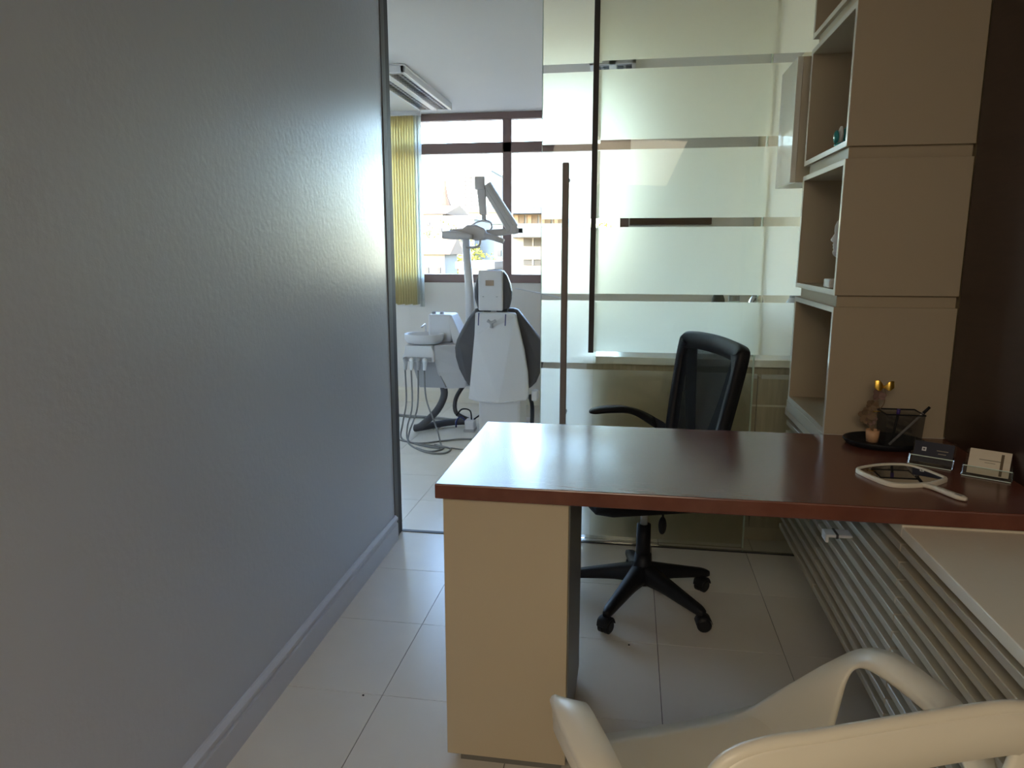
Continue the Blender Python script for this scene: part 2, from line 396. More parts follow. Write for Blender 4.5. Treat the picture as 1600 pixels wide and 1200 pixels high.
pt = obj('pull_tab', b, 'plaster', cz, 0.002); pt['label'] = 'pale pull tab'
b = BM(); box(b, CF - 0.066, CF - 0.060, 1.938, 1.987, 0.543, 0.5545); obj('tab_band', b, 'seal', pt)

# ------------------------------------------------------------------ stacked shelf boxes (tower)
TXF = 0.588; TN = 2.238; TB = 2.752
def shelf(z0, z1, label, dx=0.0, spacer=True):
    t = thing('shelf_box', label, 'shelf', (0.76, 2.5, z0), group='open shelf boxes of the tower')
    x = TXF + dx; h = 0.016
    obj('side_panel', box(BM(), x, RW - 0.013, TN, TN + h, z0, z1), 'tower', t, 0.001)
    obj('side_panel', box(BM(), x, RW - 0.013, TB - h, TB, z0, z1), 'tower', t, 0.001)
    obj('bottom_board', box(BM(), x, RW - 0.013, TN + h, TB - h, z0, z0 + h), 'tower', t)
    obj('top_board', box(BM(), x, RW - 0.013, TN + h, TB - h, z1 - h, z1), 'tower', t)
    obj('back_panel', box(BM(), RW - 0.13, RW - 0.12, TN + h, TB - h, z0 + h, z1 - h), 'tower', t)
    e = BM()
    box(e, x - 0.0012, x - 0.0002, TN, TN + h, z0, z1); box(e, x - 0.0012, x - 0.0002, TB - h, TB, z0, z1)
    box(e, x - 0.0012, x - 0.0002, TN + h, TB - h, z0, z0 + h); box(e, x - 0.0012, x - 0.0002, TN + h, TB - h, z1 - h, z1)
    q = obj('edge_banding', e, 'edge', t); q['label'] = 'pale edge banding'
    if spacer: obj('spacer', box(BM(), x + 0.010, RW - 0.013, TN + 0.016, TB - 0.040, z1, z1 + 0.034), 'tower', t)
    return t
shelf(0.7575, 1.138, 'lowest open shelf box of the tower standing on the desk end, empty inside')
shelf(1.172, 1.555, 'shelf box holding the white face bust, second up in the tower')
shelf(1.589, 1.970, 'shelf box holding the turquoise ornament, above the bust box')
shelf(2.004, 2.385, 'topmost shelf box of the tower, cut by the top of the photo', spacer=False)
for o in list(C.objects):
    if o.name.startswith('spacer'): o['label'] = 'recessed spacer board'
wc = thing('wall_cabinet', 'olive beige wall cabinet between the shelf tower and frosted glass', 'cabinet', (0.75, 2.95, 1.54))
obj('body', box(BM(), 0.575, RW - 0.002, 2.82, 3.095, 1.542, 1.969), 'cream2', wc, 0.001)
obj('door', box(BM(), 0.556, 0.5745, 2.82, 3.095, 1.542, 1.969), 'edge', wc, 0.001)
# backing between tower and slatted counter: upper level of the credenza beyond the desk
ub = thing('slatted_shelf', 'pale slatted ledge beneath the shelf tower beyond the desk', 'shelf', (0.76, 2.52, 0.72))
obj('ledge_board', box(BM(), 0.586, RW - 0.002, 2.2375, 2.765, 0.7200, 0.7570), 'edge', ub, 0.001)

# ------------------------------------------------------------------ things on the shelves
z = 1.6055
on = thing('ornament', 'turquoise and white ridged ornament on the upper shelf', 'ornament', (0.611, 2.365, z))
obj('base_plate', lathe(BM(), [(0.028, 0), (0.030, 0.004), (0.027, 0.008)], (0.614, 2.365, z), 20), 'teal', on, smooth=True)
for k, (dx, m, hh) in enumerate(((-0.022, 'teal', .020), (-0.009, 'plaster', .026), (0.004, 'teal', .025), (0.016, 'plaster', .034), (0.027, 'teal', .024))):
    obj('ridge', ball(BM(), (0.611 + dx, 2.365, z + 0.006 + hh), 0.0075, 0.017, hh, 10, 8), m, on, smooth=True)
obj('tip', lathe(BM(), [(0.006, 0), (0.004, 0.012), (0.0012, 0.028)], (0.628, 2.365, z + 0.060), 10), 'plaster', on, smooth=True)

z = 1.1885
bu = thing('face_bust', 'white plaster face bust in profile on a small block', 'figurine', (0.63, 2.36, z))
obj('base', box(BM(), 0.592, 0.655, 2.325, 2.395, z, z + 0.027), 'plaster', bu, 0.004)
prof_face = [(-0.003, 0.000), (-0.001, 0.030), (0.000, 0.055), (-0.004, 0.066), (-0.012, 0.071), (-0.016, 0.078), (-0.0165, 0.084), (-0.013, 0.089), (-0.017, 0.094),
             (-0.0145, 0.098), (-0.018, 0.103), (-0.0145, 0.109), (-0.022, 0.114), (-0.024, 0.118), (-0.019, 0.128), (-0.0135, 0.137), (-0.0155, 0.145), (-0.015, 0.158), (-0.010, 0.172), (0.002, 0.183), (0.018, 0.187)]
b = BM(); R_ = []
for px, pz in prof_face:                       # horizontal sections: face forward towards -x, round skull behind
    neck = pz < 0.066
    hx = 0.640 if not neck else 0.632
    wdt = (0.018 if neck else 0.030 * math.sin(max(0.25, min(1, (0.20 - pz) / 0.12)) * math.pi / 2))
    front = 0.619 + px; back = hx + (0.015 if neck else 0.028 * math.sin(max(.2, min(1, (0.198 - pz) / 0.09)) * math.pi / 2))
    ring = []
    for k in range(20):
        a = 2 * math.pi * k / 20; cx = (front + back) / 2; rx = (back - front) / 2
        ca, sa = math.cos(a), math.sin(a)
        sharp = 1.0 if ca > -0.6 else 0.55      # the nose and lips are narrower than the cheeks
        ring.append((cx + rx * ca, 2.36 + wdt * sa * sharp, z + 0.026 + pz))
    R_.append(ring)
rings(b, R_); obj('head', b, 'plaster', bu, smooth=True)

# ------------------------------------------------------------------ things on the desk
DZ = 0.7575
tr = obj('oval_tray', lathe(BM(), [(0.001, 0.004), (0.088, 0.004), (0.098, 0.016), (0.104, 0.018), (0.106, 0.015), (0.095, 0.0), (0.001, 0.0)], (0.722, 2.135, DZ), 40, 1.02, 0.80), 'black', smooth=True)
tag(tr, 'black glossy oval tray under the pen cup on the desk', 'tray')
pc = thing('pen_cup', 'black wire mesh pen cup on the oval tray', 'pen holder', (0.758, 2.125, DZ + 0.004))
def cup_ring(hw, zz, n=4): return [(0.758 + hw*sx*1.0, 2.125 + hw*sy*0.8, DZ + zz) for sx, sy in ((-1, -1), (1, -1), (1, 1), (-1, 1))]
b = BM(); rings(b, [cup_ring(0.046, 0.006), cup_ring(0.050, 0.098)], cap=False); obj('mesh_wall', b, 'cup_mesh', pc)
b = BM(); rings(b, [cup_ring(0.046, 0.0045), cup_ring(0.046, 0.0065)]); obj('base_plate', b, 'black', pc)
b = BM(); q = cup_ring(0.050, 0.098); tube(b, q + [q[0]], 0.0022, 6); obj('rim', b, 'black', pc)
pn = thing('pen', 'clear slanted ballpoint pen with dark cap in the mesh cup', 'pen', (0.75, 2.11, 0.77))
b = BM(); tube(b, [(0.728, 2.105, 0.766), (0.812, 2.115, 0.856)], 0.0035, 8); obj('barrel', b, 'white', pn, smooth=True)
b = BM(); tube(b, [(0.812, 2.115, 0.856), (0.828, 2.117, 0.874)], [0.0045, 0.0040], 8); obj('cap', b, 'black', pn, smooth=True)
pn = thing('pen', 'purple capped upright ballpoint pen in the mesh cup', 'pen', (0.74, 2.12, 0.77))
b = BM(); tube(b, [(0.738, 2.12, 0.766), (0.747, 2.115, 0.848)], 0.0038, 8); obj('barrel', b, 'black', pn, smooth=True)
b = BM(); tube(b, [(0.747, 2.115, 0.848), (0.748, 2.1145, 0.866)], 0.0048, 8); obj('cap', b, 'purple', pn, smooth=True)
ff = thing('dried_flowers', 'small peach pot of dried flowers with gold petals on the tray', 'flowers', (0.695, 2.150, DZ + 0.004))
obj('pot', lathe(BM(), [(0.001, 0), (0.016, 0), (0.019, 0.034), (0.017, 0.034), (0.015, 0.030), (0.001, 0.030)], (0.697, 2.150, DZ + 0.0045), 20), 'peach', ff, smooth=True)
for P in ([(0.697, 2.15, 0.790), (0.703, 2.155, 0.84), (0.722, 2.155, 0.875), (0.7165, 2.15, 0.925)], [(0.697, 2.15, 0.790), (0.690, 2.152, 0.83), (0.688, 2.15, 0.86)],
          [(0.697, 2.15, 0.790), (0.682, 2.148, 0.815), (0.675, 2.15, 0.835)]):
    b = BM(); tube(b, P, 0.0013, 6, 6); obj('stem', b, 'dry', ff)
def petals(c, m, n, r, tilt, seed, nm='petal'):
    rnd = random.Random(seed)
    for k in range(n):
        a = 2*math.pi*k/n + rnd.random()*.5; up = tilt + rnd.uniform(-.3, .3)
        dv = Vector((math.cos(a)*math.cos(up), -math.sin(up), math.sin(a)*math.cos(up))); sd = Vector((-math.sin(a), 0, math.cos(a)))
        nn = dv.cross(sd)
        b = BM(); c_ = Vector(c)
        ribbon(b, [(c_, sd*r*.2, nn*.0008), (c_ + dv*r*.5, sd*r*.75, nn*.0008), (c_ + dv*r*.95 + nn*r*.1, sd*r*.55, nn*.0008), (c_ + dv*r*1.1 + nn*r*.15, sd*r*.1, nn*.0006)], 3)
        o = obj(nm, b, m, ff, smooth=True)
for dvx, wv in ((-1, .030), (1, .026)):           # the two gold wings of the top blossom
    b = BM(); c_ = Vector((0.7155, 2.15, 0.921))
    ribbon(b, [(c_, Vector((0, 0, .004)), Vector((0, .001, 0))), (c_ + Vector((dvx*.013, -.006, .004)), Vector((0, 0.004, wv)), Vector((0, .001, 0))), (c_ + Vector((dvx*.026, -.002, .008)), Vector((0, .004, wv*.7)), Vector((0, .001, 0)))], 4)
    q = obj('gold_petal', b, 'gold', ff, smooth=True); q['label'] = 'shiny gold petal'
petals((0.703, 2.15, 0.898), 'mauve', 6, 0.019, 0.2, 1)
petals((0.688, 2.15, 0.868), 'dry', 9, 0.018, 0.3, 2)
petals((0.676, 2.15, 0.838), 'dry', 9, 0.022, 0.1, 3)
petals((0.688, 2.155, 0.826), 'mauve', 7, 0.018, 0.4, 4)
b = BM(); ribbon(b, [(Vector((0.690, 2.142, 0.851)), Vector((0, .010, 0)), Vector((0, 0, .001))), (Vector((0.700, 2.140, 0.853)), Vector((0, .012, 0)), Vector((0, 0, .001))), (Vector((0.712, 2.14, 0.852)), Vector((0, .003, 0)), Vector((0, 0, .001)))], 4)
q = obj('gold_petal', b, 'gold', ff, smooth=True); q['label'] = 'shiny gold petal'

# hand mirror lying flat
hm = thing('hand_mirror', 'white framed hand mirror lying face up on the desk', 'mirror', (0.66, 1.82, DZ))
out = [(0.567, 1.846), (0.574, 1.860), (0.606, 1.884), (0.650, 1.906), (0.690, 1.914), (0.716, 1.908), (0.740, 1.870), (0.760, 1.818), (0.762, 1.803), (0.752, 1.790), (0.722, 1.762), (0.690, 1.746), (0.650, 1.734), (0.618, 1.734), (0.600, 1.752), (0.580, 1.795), (0.568, 1.832)]
cx, cy = 0.662, 1.822
sm = [(p.x, p.y) for p in spline([(x, y, 0) for x, y in out + out[:1]], 3)[:-1]]
inn = [(cx + (x - cx)*.90, cy + (y - cy)*.885) for x, y in sm]
b = BM(); rings(b, [[(x, y, DZ) for x, y in sm], [(x, y, DZ + .007) for x, y in sm], [(cx + (x-cx)*.98, cy + (y-cy)*.98, DZ + .010) for x, y in sm], [(cx + (x-cx)*.915, cy + (y-cy)*.90, DZ + .010) for x, y in sm], [(x, y, DZ + .0075) for x, y in inn]], cap=False)
obj('frame', b, 'white_chair', hm, smooth=True)
b = BM(); b.faces.new([b.verts.new((x, y, DZ + .0078)) for x, y in inn]); obj('mirror_glass', b, 'mirror', hm)
b = BM(); ribbon(b, [((0.690, 1.752, DZ + .005), (.016, .010, 0), (0, 0, .009)), ((0.705, 1.730, DZ + .005), (.0135, .0085, 0), (0, 0, .008)), ((0.722, 1.695, DZ + .005), (.018, .010, 0), (0, 0, .008)), ((0.735, 1.668, DZ + .005), (.020, .010, 0), (0, 0, .008)), ((0.742, 1.655, DZ + .005), (.008, .005, 0), (0, 0, .006))], 5)
hn = obj('handle', b, 'white_chair', hm, smooth=True)
b = BM(); ribbon(b, [((0.729, 1.680, DZ + .0096), (.006, .003, 0), (0, 0, .0006)), ((0.736, 1.665, DZ + .0096), (.006, .003, 0), (0, 0, .0006))], 3); obj('hanging_slot', b, 'grey', hn)

# acrylic card stands
ux = Vector((0.852, -0.523, 0)).normalized(); uy = Vector((0.523, 0.852, 0)).normalized(); uz = Vector((0, 0, 1))
def slab(o, a, b_, c, lx, ly, lz, bmx=None):
    """oriented box: corner o, axes a b_ c"""
    bmx = bmx or BM(); P = []
    for k in (0, 1):
        P.append([o + a*lx*i + b_*ly*j_ + c*lz*k for i, j_ in ((0, 0), (1, 0), (1, 1), (0, 1))])
    return rings(bmx, P)
def card_stand(nm, lab, o, L_):
    t = thing(nm, lab, 'card holder', tuple(o))
    back = (uz*.9 + uy*.42).normalized(); nrm = ux.cross(back)
    obj('base', slab(o, ux, uy, uz, L_, .050, .003), 'acrylic', t)
    obj('back_plate', slab(o + uy*.030, ux, back, nrm, L_, .062, .002), 'acrylic', t)
    obj('front_lip', slab(o + uy*.002, ux, back, nrm, L_, .026, .002), 'acrylic', t)
    for s in (0, 1):
        b = BM(); tube(b, [o + ux*L_*s + uy*.003 + uz*.002, o + ux*L_*s + uy*.003 + back*.027, o + ux*L_*(s*.98 + .01) + uy*.03 + uz*.03], 0.0016, 6); obj('side_edge', b, 'acrylic', t)
    b = BM(); tube(b, [o + uy*.002 + back*.026, o + ux*L_ + uy*.002 + back*.026], 0.0014, 6); q = obj('lip_edge', b, 'glass_edge', t); 
    b = BM(); tube(b, [o + uz*.0015, o + ux*L_ + uz*.0015], 0.0012, 6); obj('base_edge', b, 'glass_edge', t)
    return back, nrm
o1 = Vector((0.722, 1.945, DZ)); bk, nr = card_stand('acrylic_card_stand', 'clear acrylic stand holding navy cards beside the pen cup', o1, 0.098)
t = thing('business_cards', 'dark navy cards with a small pale emblem in the acrylic stand', 'cards', tuple(o1 + uy*.026 + uz*.004))
obj('card', slab(o1 + uy*.026 + ux*.004 + uz*.004, ux, bk, nr, .090, .055, .0015), 'navy', t)
fr = o1 + uy*.026 + ux*.004 + uz*.004 - nr*.0 
def print_on(base, x, y, wdt, hgt, m, nm, par):
    n_ = nr if nr.dot(Vector((0, -1, 0))) > 0 else -nr
    off = 0.0016 if n_ is nr else 0.0
    obj(nm, slab(base + ux*x + bk*y + n_*(off if off else 0.0002), ux, bk, n_, wdt, hgt, .0002), m, par)
print_on(fr, .018, .030, .010, .010, 'plaster', 'printed_emblem', t)
print_on(fr, .0205, .0325, .005, .005, 'navy', 'printed_emblem', t)
print_on(fr, .052, .034, .026, .002, 'ink', 'printed_line', t)
print_on(fr, .056, .026, .018, .002, 'ink', 'printed_line', t)
o2 = Vector((0.816, 1.862, DZ)); bk, nr = card_stand('acrylic_card_holder', 'clear acrylic holder of white cards at the right end of desk', o2, 0.102)
t = thing('business_cards', 'white marbled business cards standing in the right acrylic holder', 'cards', tuple(o2 + uy*.02 + uz*.004))
ob = o2 + uy*.014 + ux*.008 + uz*.006
for k in range(4): obj('card', slab(ob + uy*.0022*k + uz*.001*(k % 2), ux, bk, nr, .086, .060, .0012), 'card', t)
print_on(ob, .022, .036, .044, .0022, 'ink', 'printed_line', t)
print_on(ob, .034, .030, .022, .0014, 'ink', 'printed_line', t)
print_on(ob, .066, .002, .006, .054, 'tan_render', 'printed_vein', t)

# ------------------------------------------------------------------ black office chair (local frame: +y is the way it faces)
oc = thing('office_chair', 'black mesh back swivel chair on casters behind the desk', 'chair', (0.075, 2.585, 0), R(110))
def L(name, bm, m, parent=oc, **k): return obj(name, bm, m, parent, local=True, **k)
L('hub', lathe(BM(), [(0.001, .075), (0.040, .075), (0.043, .11), (0.033, .15), (0.030, .19), (0.001, .19)], (0, 0, 0), 20), 'black', smooth=True)
L('column_sleeve', lathe(BM(), [(0.001, .16), (0.0275, .16), (0.0255, .304), (0.001, .304)], (0, 0, 0), 20), 'black', smooth=True)
q = L('gas_lift', lathe(BM(), [(0.001, .304), (0.0135, .304), (0.0135, .332), (0.0150, .334), (0.0150, .43), (0.001, .43)], (0, 0, 0), 20), 'alu3', smooth=True); q['label'] = 'chrome gas lift'
for k in range(5):
    a = R(28 - 110 + 72*k); dv = Vector((math.cos(a), math.sin(a), 0)); sv = Vector((-math.sin(a), math.cos(a), 0))
    b = BM(); ribbon(b, [(dv*.02 + uz*.115, sv*.060, uz*.066), (dv*.10 + uz*.105, sv*.050, uz*.046), (dv*.20 + uz*.086, sv*.040, uz*.034), (dv*.268 + uz*.073, sv*.034, uz*.026), (dv*.290 + uz*.068, sv*.022, uz*.018)], 4)
    lg = L('leg', b, 'black', smooth=True)
    cv = dv*.272
    b = BM(); tube(b, [cv + uz*.030, cv + uz*.072], .009, 8)
    ca = L('caster', b, 'black', lg)
    tv = Matrix.Rotation(0.9*k + .4, 3, 'Z') @ sv; tf = Vector((-tv.y, tv.x, 0))
    for s in (-1, 1):
        o_ = cv + tf*.014 + tv*s*.012 + uz*.0255
        b = BM(); out = []
        for off, rr in ((-.011, .020), (-.008, .0253), (.006, .0253), (.011, .018)):
            out.append([o_ + tv*s*off + rr*(math.cos(2*math.pi*i/18)*tf + math.sin(2*math.pi*i/18)*uz) for i in range(18)])
        rings(b, out); L('wheel', b, 'black', lg, smooth=False)
    b = BM(); ribbon(b, [(cv - tf*.014 + uz*.030, tv*.046, uz*.004), (cv + tf*.000 + uz*.053, tv*.046, uz*.006), (cv + tf*.030 + uz*.050, tv*.046, uz*.005), (cv + tf*.042 + uz*.032, tv*.040, uz*.004)], 4); L('caster_hood', b, 'black', lg, smooth=True)
# seat, mechanism and lever
L('tilt_mechanism', box(BM(), -.075, .075, -.13, .10, .385, .425), 'black', bevel=.012)
b = BM(); st = []
for yy, hw, zz, th in ((-.235, .19, .448, .03), (-.22, .235, .445, .055), (-.10, .25, .430, .075), (.08, .25, .432, .075), (.20, .24, .430, .065), (.245, .19, .425, .03)):
    st.append([(hw*ex, yy, zz + th*ez) for ex, ez in ((-1, .35), (-.96, 0), (-.6, -.12), (0, -.15), (.6, -.12), (.96, 0), (1, .35), (.96, .72), (.6, .80), (0, .78), (-.6, .80), (-.96, .72))])
rings(b, st); L('seat', b, 'black_soft', smooth=True)
b = BM(); tube(b, [(-.06, .0, .412), (-.16, .002, .418), (-.175, .002, .408), (-.175, .002, .385)], .004, 8, 4); lv = L('lever', b, 'black', smooth=True)
L('lever_paddle', ball(BM(), (-.175, .002, .366), .012, .015, .033, 12, 8), 'black', lv, smooth=True)
# reclined backrest: outer frame, mesh, forked spine behind
def bk_pt(x, s, fwd=0.0):
    """s runs up the back 0..1; leans away with height, dished across"""
    zz = .50 + .50*s
    yy = -.158 - .092*s - .030*math.sin(s*math.pi)*0 + .30*x*x
    return Vector((x, yy + fwd, zz))
edge = [(-.165, .02), (-.195, .12), (-.215, .35), (-.232, .65), (-.240, .88), (-.225, .965), (-.150, .992), (0, 1.0), (.150, .992), (.225, .965), (.240, .88), (.232, .65), (.215, .35), (.195, .12), (.165, .02), (0, .0)]
b = BM(); P = spline([bk_pt(x, s) for x, s in edge + edge[:1]], 5)[:-1]
cn = bk_pt(0, .5); out = []
for i, p in enumerate(P):
    tn = (P[(i+1) % len(P)] - P[i-1]).normalized(); nd = Vector((0, 1, .18)).normalized(); sd = tn.cross(nd).normalized()
    if sd.dot(cn - p) < 0: sd = -sd
    wd_ = .036 + .026*max(0, min(1, (p.z - .90)/.06))
    out.append([p + sd*.004 + nd*-.030, p + sd*wd_*.7 + nd*-.030, p + sd*wd_ + nd*-.006, p + sd*wd_ + nd*.008, p + sd*.008 + nd*.014, p - sd*.003 + nd*.004])
out.append(out[0]); rings(b, out, cap=False); bf = L('back_frame', b, 'black', smooth=True)
b = BM(); gx, gs = 18, 18; V = {}
for i in range(gx + 1):
    for k in range(gs + 1):
        s = .02 + .95*k/gs
        hw = 0.155 + (0.235 - 0.155)*min(1, s/.8)**.8 - .02 - (max(0, s - .9)*.3)
        V[i, k] = b.verts.new(bk_pt((2*i/gx - 1)*hw, s, .002))
for i in range(gx):
    for k in range(gs): b.faces.new((V[i, k], V[i+1, k], V[i+1, k+1], V[i, k+1]))
L('back_mesh', b, 'chair_mesh', smooth=True)
for s in (-1, 1):                                  # A shaped spine rising from the seat to the top corners
    b = BM(); ribbon(b, [(bk_pt(s*.030, .00, -.020), (.080, 0, 0), (0, .016, 0)), (bk_pt(s*.075, .25, -.022), (.060, 0, 0), (0, .016, 0)), (bk_pt(s*.140, .58, -.020), (.070, 0, 0), (0, .016, 0)), (bk_pt(s*.192, .93, -.014), (.085, 0, 0), (0, .014, 0))], 6)
    L('spine', b, 'black', smooth=True)
b = BM(); ribbon(b, [((0, -.05, .40), (.09, 0, 0), (0, 0, .02)), ((0, -.18, .405), (.09, 0, 0), (0, .01, .02)), ((0, -.205, .46), (.09, 0, 0), (0, .02, 0)), ((0, -.185, .56), (.11, 0, 0), (0, .02, 0))], 5); L('back_bracket', b, 'black', smooth=True)
for s in (-1, 1):
    b = BM(); ribbon(b, [((s*.170, -.180, .575), (0, .02, .055), (.03*s, 0, 0)), ((s*.235, -.165, .600), (.01*s, .01, .060), (.028*s, 0, 0)), ((s*.275, -.105, .640), (.050, 0, .012), (0, .008, .034)), ((s*.282, -.030, .674), (.060, 0, 0), (0, .006, .024)), ((s*.284, .050, .680), (.064, 0, 0), (0, 0, .020)), ((s*.282, .112, .676), (.054, 0, 0), (0, 0, .016)), ((s*.280, .132, .673), (.02, 0, 0), (0, 0, .008))], 5)
    L('armrest', b, 'black', smooth=True)

# ------------------------------------------------------------------ white armchair in front (local frame: +y is the way it faces)
ang = math.atan2(0.39, 0.92)
def wl_(l, fw): return (.92*l - .39*fw, .39*l + .92*fw)
ox, oy = wl_(.555, .85)
ac = thing('armchair', 'white moulded plastic armchair pulled up in front of the desk', 'chair', (ox, oy, 0), ang)
def A(name, bm, m='white_chair', parent=ac, **k): return obj(name, bm, m, parent, local=True, smooth=True, **k)
b = BM(); nx, ny = 16, 14; top = []; V = {}
def seat_pt(i, k, lift=0.0):
    u = 2*i/nx - 1; v = k/ny                       # v 0 back .. 1 front
    hw = .175 + .035*math.sin(v*math.pi*.9) ; y = -.22 + .475*v
    zz = .425 + .018*abs(u)**2.4*(1 if v < .95 else .9) + .012*(v - .5)**2*4*(1 - .5*abs(u)) - (.008*max(0, v - .86)/.14) + .006
    return (u*hw, y, zz + lift)
for lay_ in (0, 1):
    for i in range(nx + 1):
        for k in range(ny + 1): V[lay_, i, k] = b.verts.new(seat_pt(i, k, -.010*lay_))
for i in range(nx):
    for k in range(ny):
        b.faces.new((V[0,i,k], V[0,i+1,k], V[0,i+1,k+1], V[0,i,k+1])); b.faces.new((V[1,i,k], V[1,i,k+1], V[1,i+1,k+1], V[1,i+1,k]))
for i in range(nx):
    for k in (0, ny): b.faces.new((V[0,i,k], V[0,i+1,k], V[1,i+1,k], V[1,i,k]))
for k in range(ny):
    for i in (0, nx): b.faces.new((V[0,i,k], V[0,i,k+1], V[1,i,k+1], V[1,i,k]))
A('seat', b)
for s in (-1, 1):
    b = BM(); ribbon(b, [((s*.140, .150, .434), (0, .200, 0), (0, 0, .012)), ((s*.184, .152, .444), (0, .190, .004), (-.006*s, 0, .010)), ((s*.214, .146, .490), (0, .150, -.004), (-.012*s, 0, .004)), ((s*.228, .124, .548), (.004*s, .106, -.012), (-.013*s, 0, .003)), ((s*.239, .096, .604), (.016*s, .064, -.008), (-.012*s, -.003, .008)), ((s*.250, .064, .645), (.036*s, .034, .004), (-.006*s, -.006, .016)), ((s*.256, .020, .665), (.050*s, .010, .002), (0, -.002, .021)),
                         ((s*.258, -.050, .668), (.052*s, 0, 0), (0, 0, .021)), ((s*.256, -.120, .660), (.050*s, 0, 0), (0, .001, .021)), ((s*.240, -.185, .628), (.048*s, 0, 0), (0, .009, .018)), ((s*.215, -.232, .565), (.048*s, 0, 0), (0, .016, .010)), ((s*.185, -.235, .480), (.055*s, 0, 0), (0, .014, -.002)), ((s*.150, -.205, .436), (.060*s, 0, 0), (0, .004, -.010))], 8)
    A('arm', b)
# back rail: an inverted U band standing on the rear of the seat, with a rolled top rim
RX = .020
RC = [(-.160, .44), (-.178, .56), (-.188, .66), (-.192, .715), (-.180, .745), (-.150, .757), (-.08, .760), (0, .761), (.08, .760), (.150, .757), (.180, .745), (.192, .715), (.188, .66), (.178, .56), (.160, .44)]
b = BM(); bc = []; rim = []
for k, (x, z_) in enumerate(RC):
    p0 = Vector((RC[max(k-1, 0)][0], 0, RC[max(k-1, 0)][1])); p1 = Vector((RC[min(k+1, len(RC)-1)][0], 0, RC[min(k+1, len(RC)-1)][1]))
    tg = (p1 - p0).normalized(); nrm_ = Vector((-tg.z, 0, tg.x))
    if nrm_.dot(Vector((x, 0, z_ - .55))) < 0: nrm_ = -nrm_
    yy = -.222 - .028*max(0, (z_ - .44)/.32) + (.35 if x < 0 else -.12)*x*x*max(0, (z_ - .5)/.28)
    c_ = Vector((x*(1 if x < 0 else 1.14) + RX, yy, z_)); bc.append((c_ - nrm_*.010, nrm_*.058, Vector((0, .013, .001)))); rim.append(c_ + nrm_*.019 + Vector((0, .004, 0)))
ribbon(b, bc, 7); A('backrest', b)
b = BM(); tube(b, spline(rim[1:-1], 6), .0085, 8); A('rolled_rim', b)
for sx in (-1, 1):
    for y0, y1 in ((.17, .235), (-.19, -.265)):
        b = BM(); tube(b, [(sx*.165, y0, .438), (sx*.19, y0 + (y1-y0)*.5, .22), (sx*.215, y1, .002)], [.017, .012], 10); A('leg', b)

# ------------------------------------------------------------------ far room: counter behind the glass
ct = thing('counter', 'pale counter cabinet running behind the frosted glass', 'cabinet', (0.35, 3.45, 0))
obj('counter_top', box(BM(), -0.217, RW - 0.002, 3.20, 3.72, 0.805, 0.839), 'edge', ct, 0.003)
obj('body', box(BM(), -0.185, RW - 0.004, 3.235, 3.70, 0.07, 0.804), 'pale_wood', ct)
obj('plinth', box(BM(), -0.17, RW - 0.004, 3.26, 3.68, 0, 0.07), 'cream2', ct)
for x0, x1 in ((-0.183, 0.186), (0.189, 0.556), (0.559, RW - 0.006)):
    dd = obj('door', box(BM(), x0, x1, 3.216, 3.2345, 0.075, 0.765), 'pale_wood', ct, 0.001)
    obj('rail_handle', box(BM(), x0 + 0.01, x1 - 0.003, 3.205, 3.2155, 0.755, 0.775), 'alu3', dd, 0.002)
    obj('groove', box(BM(), x0, x1, 3.212, 3.2155, 0.632, 0.640), 'edge', dd)
bot = [('glass_jar', 'small clear glass jar on the counter, left of the four', 0.47, .040, .26, 'glass_edge'), ('steel_canister', 'small steel canister on the counter beside the glass jar', 0.57, .035, .29, 'chrome'),
       ('spray_bottle', 'blue tinted bottle on the counter behind the glass', 0.40, .03, .30, 'slate_blue'), ('lidded_jar', 'white lidded jar on the counter nearest the right wall', 0.74, .045, .28, 'white')]
for nm, lab, x, r, h, m in bot:
    t = thing(nm, lab, 'jar', (x, 3.45, 0.8395))
    obj('body', lathe(BM(), [(0.001, 0), (r, 0), (r, h*.8), (r*.6, h*.9), (0.001, h*.9)], (x, 3.45, 0.8395), 16), m, t, smooth=True)
    obj('lid', lathe(BM(), [(0.001, h*.9), (r*.62, h*.9), (r*.62, h), (0.001, h)], (x, 3.45, 0.8395), 16), 'grey', t)
sf = obj('wall_shelf', box(BM(), -0.02, 0.60, FAR - 0.16, FAR - 0.001, 1.50, 1.585), 'wood_panel'); tag(sf, 'dark wall shelf beyond the frosted glass, right of window', 'shelf')

# ------------------------------------------------------------------ far room: dental chair seen from behind (local: x right, y away)
dc = thing('dental_chair', 'white and dark grey dental chair seen from behind before the window', 'dental chair', (-0.875, 4.9, 0))
obj('base_plate', box(BM(), -1.03, -0.70, 4.62, 5.35, 0.0, 0.05), 'white', dc, 0.015)
obj('lift_column', box(BM(), -1.000, -0.710, 4.72, 5.02, 0.05, 0.42), 'white', dc, 0.02)
obj('seat_frame', box(BM(), -1.06, -0.69, 4.80, 5.55, 0.38, 0.46), 'white', dc, 0.03)
obj('seat_cushion', box(BM(), -1.08, -0.66, 4.82, 5.60, 0.46, 0.54), 'upholstery', dc, 0.035)
obj('leg_rest', box(BM(), -1.09, -0.66, 5.60, 6.0 - 0.05, 0.42, 0.50), 'upholstery', dc, 0.03)
shell = [(-1.013, .898), (-1.015, .86), (-1.020, .75), (-1.034, .62), (-1.052, .45), (-1.064, .34), (-1.070, .305), (-1.00, .292), (-.92, .285), (-.85, .287), (-.75, .298), (-.660, .312), (-.655, .36), (-.662, .50), (-.685, .65), (-.715, .78), (-.735, .87), (-.740, .898), (-.80, .902), (-.95, .902)]
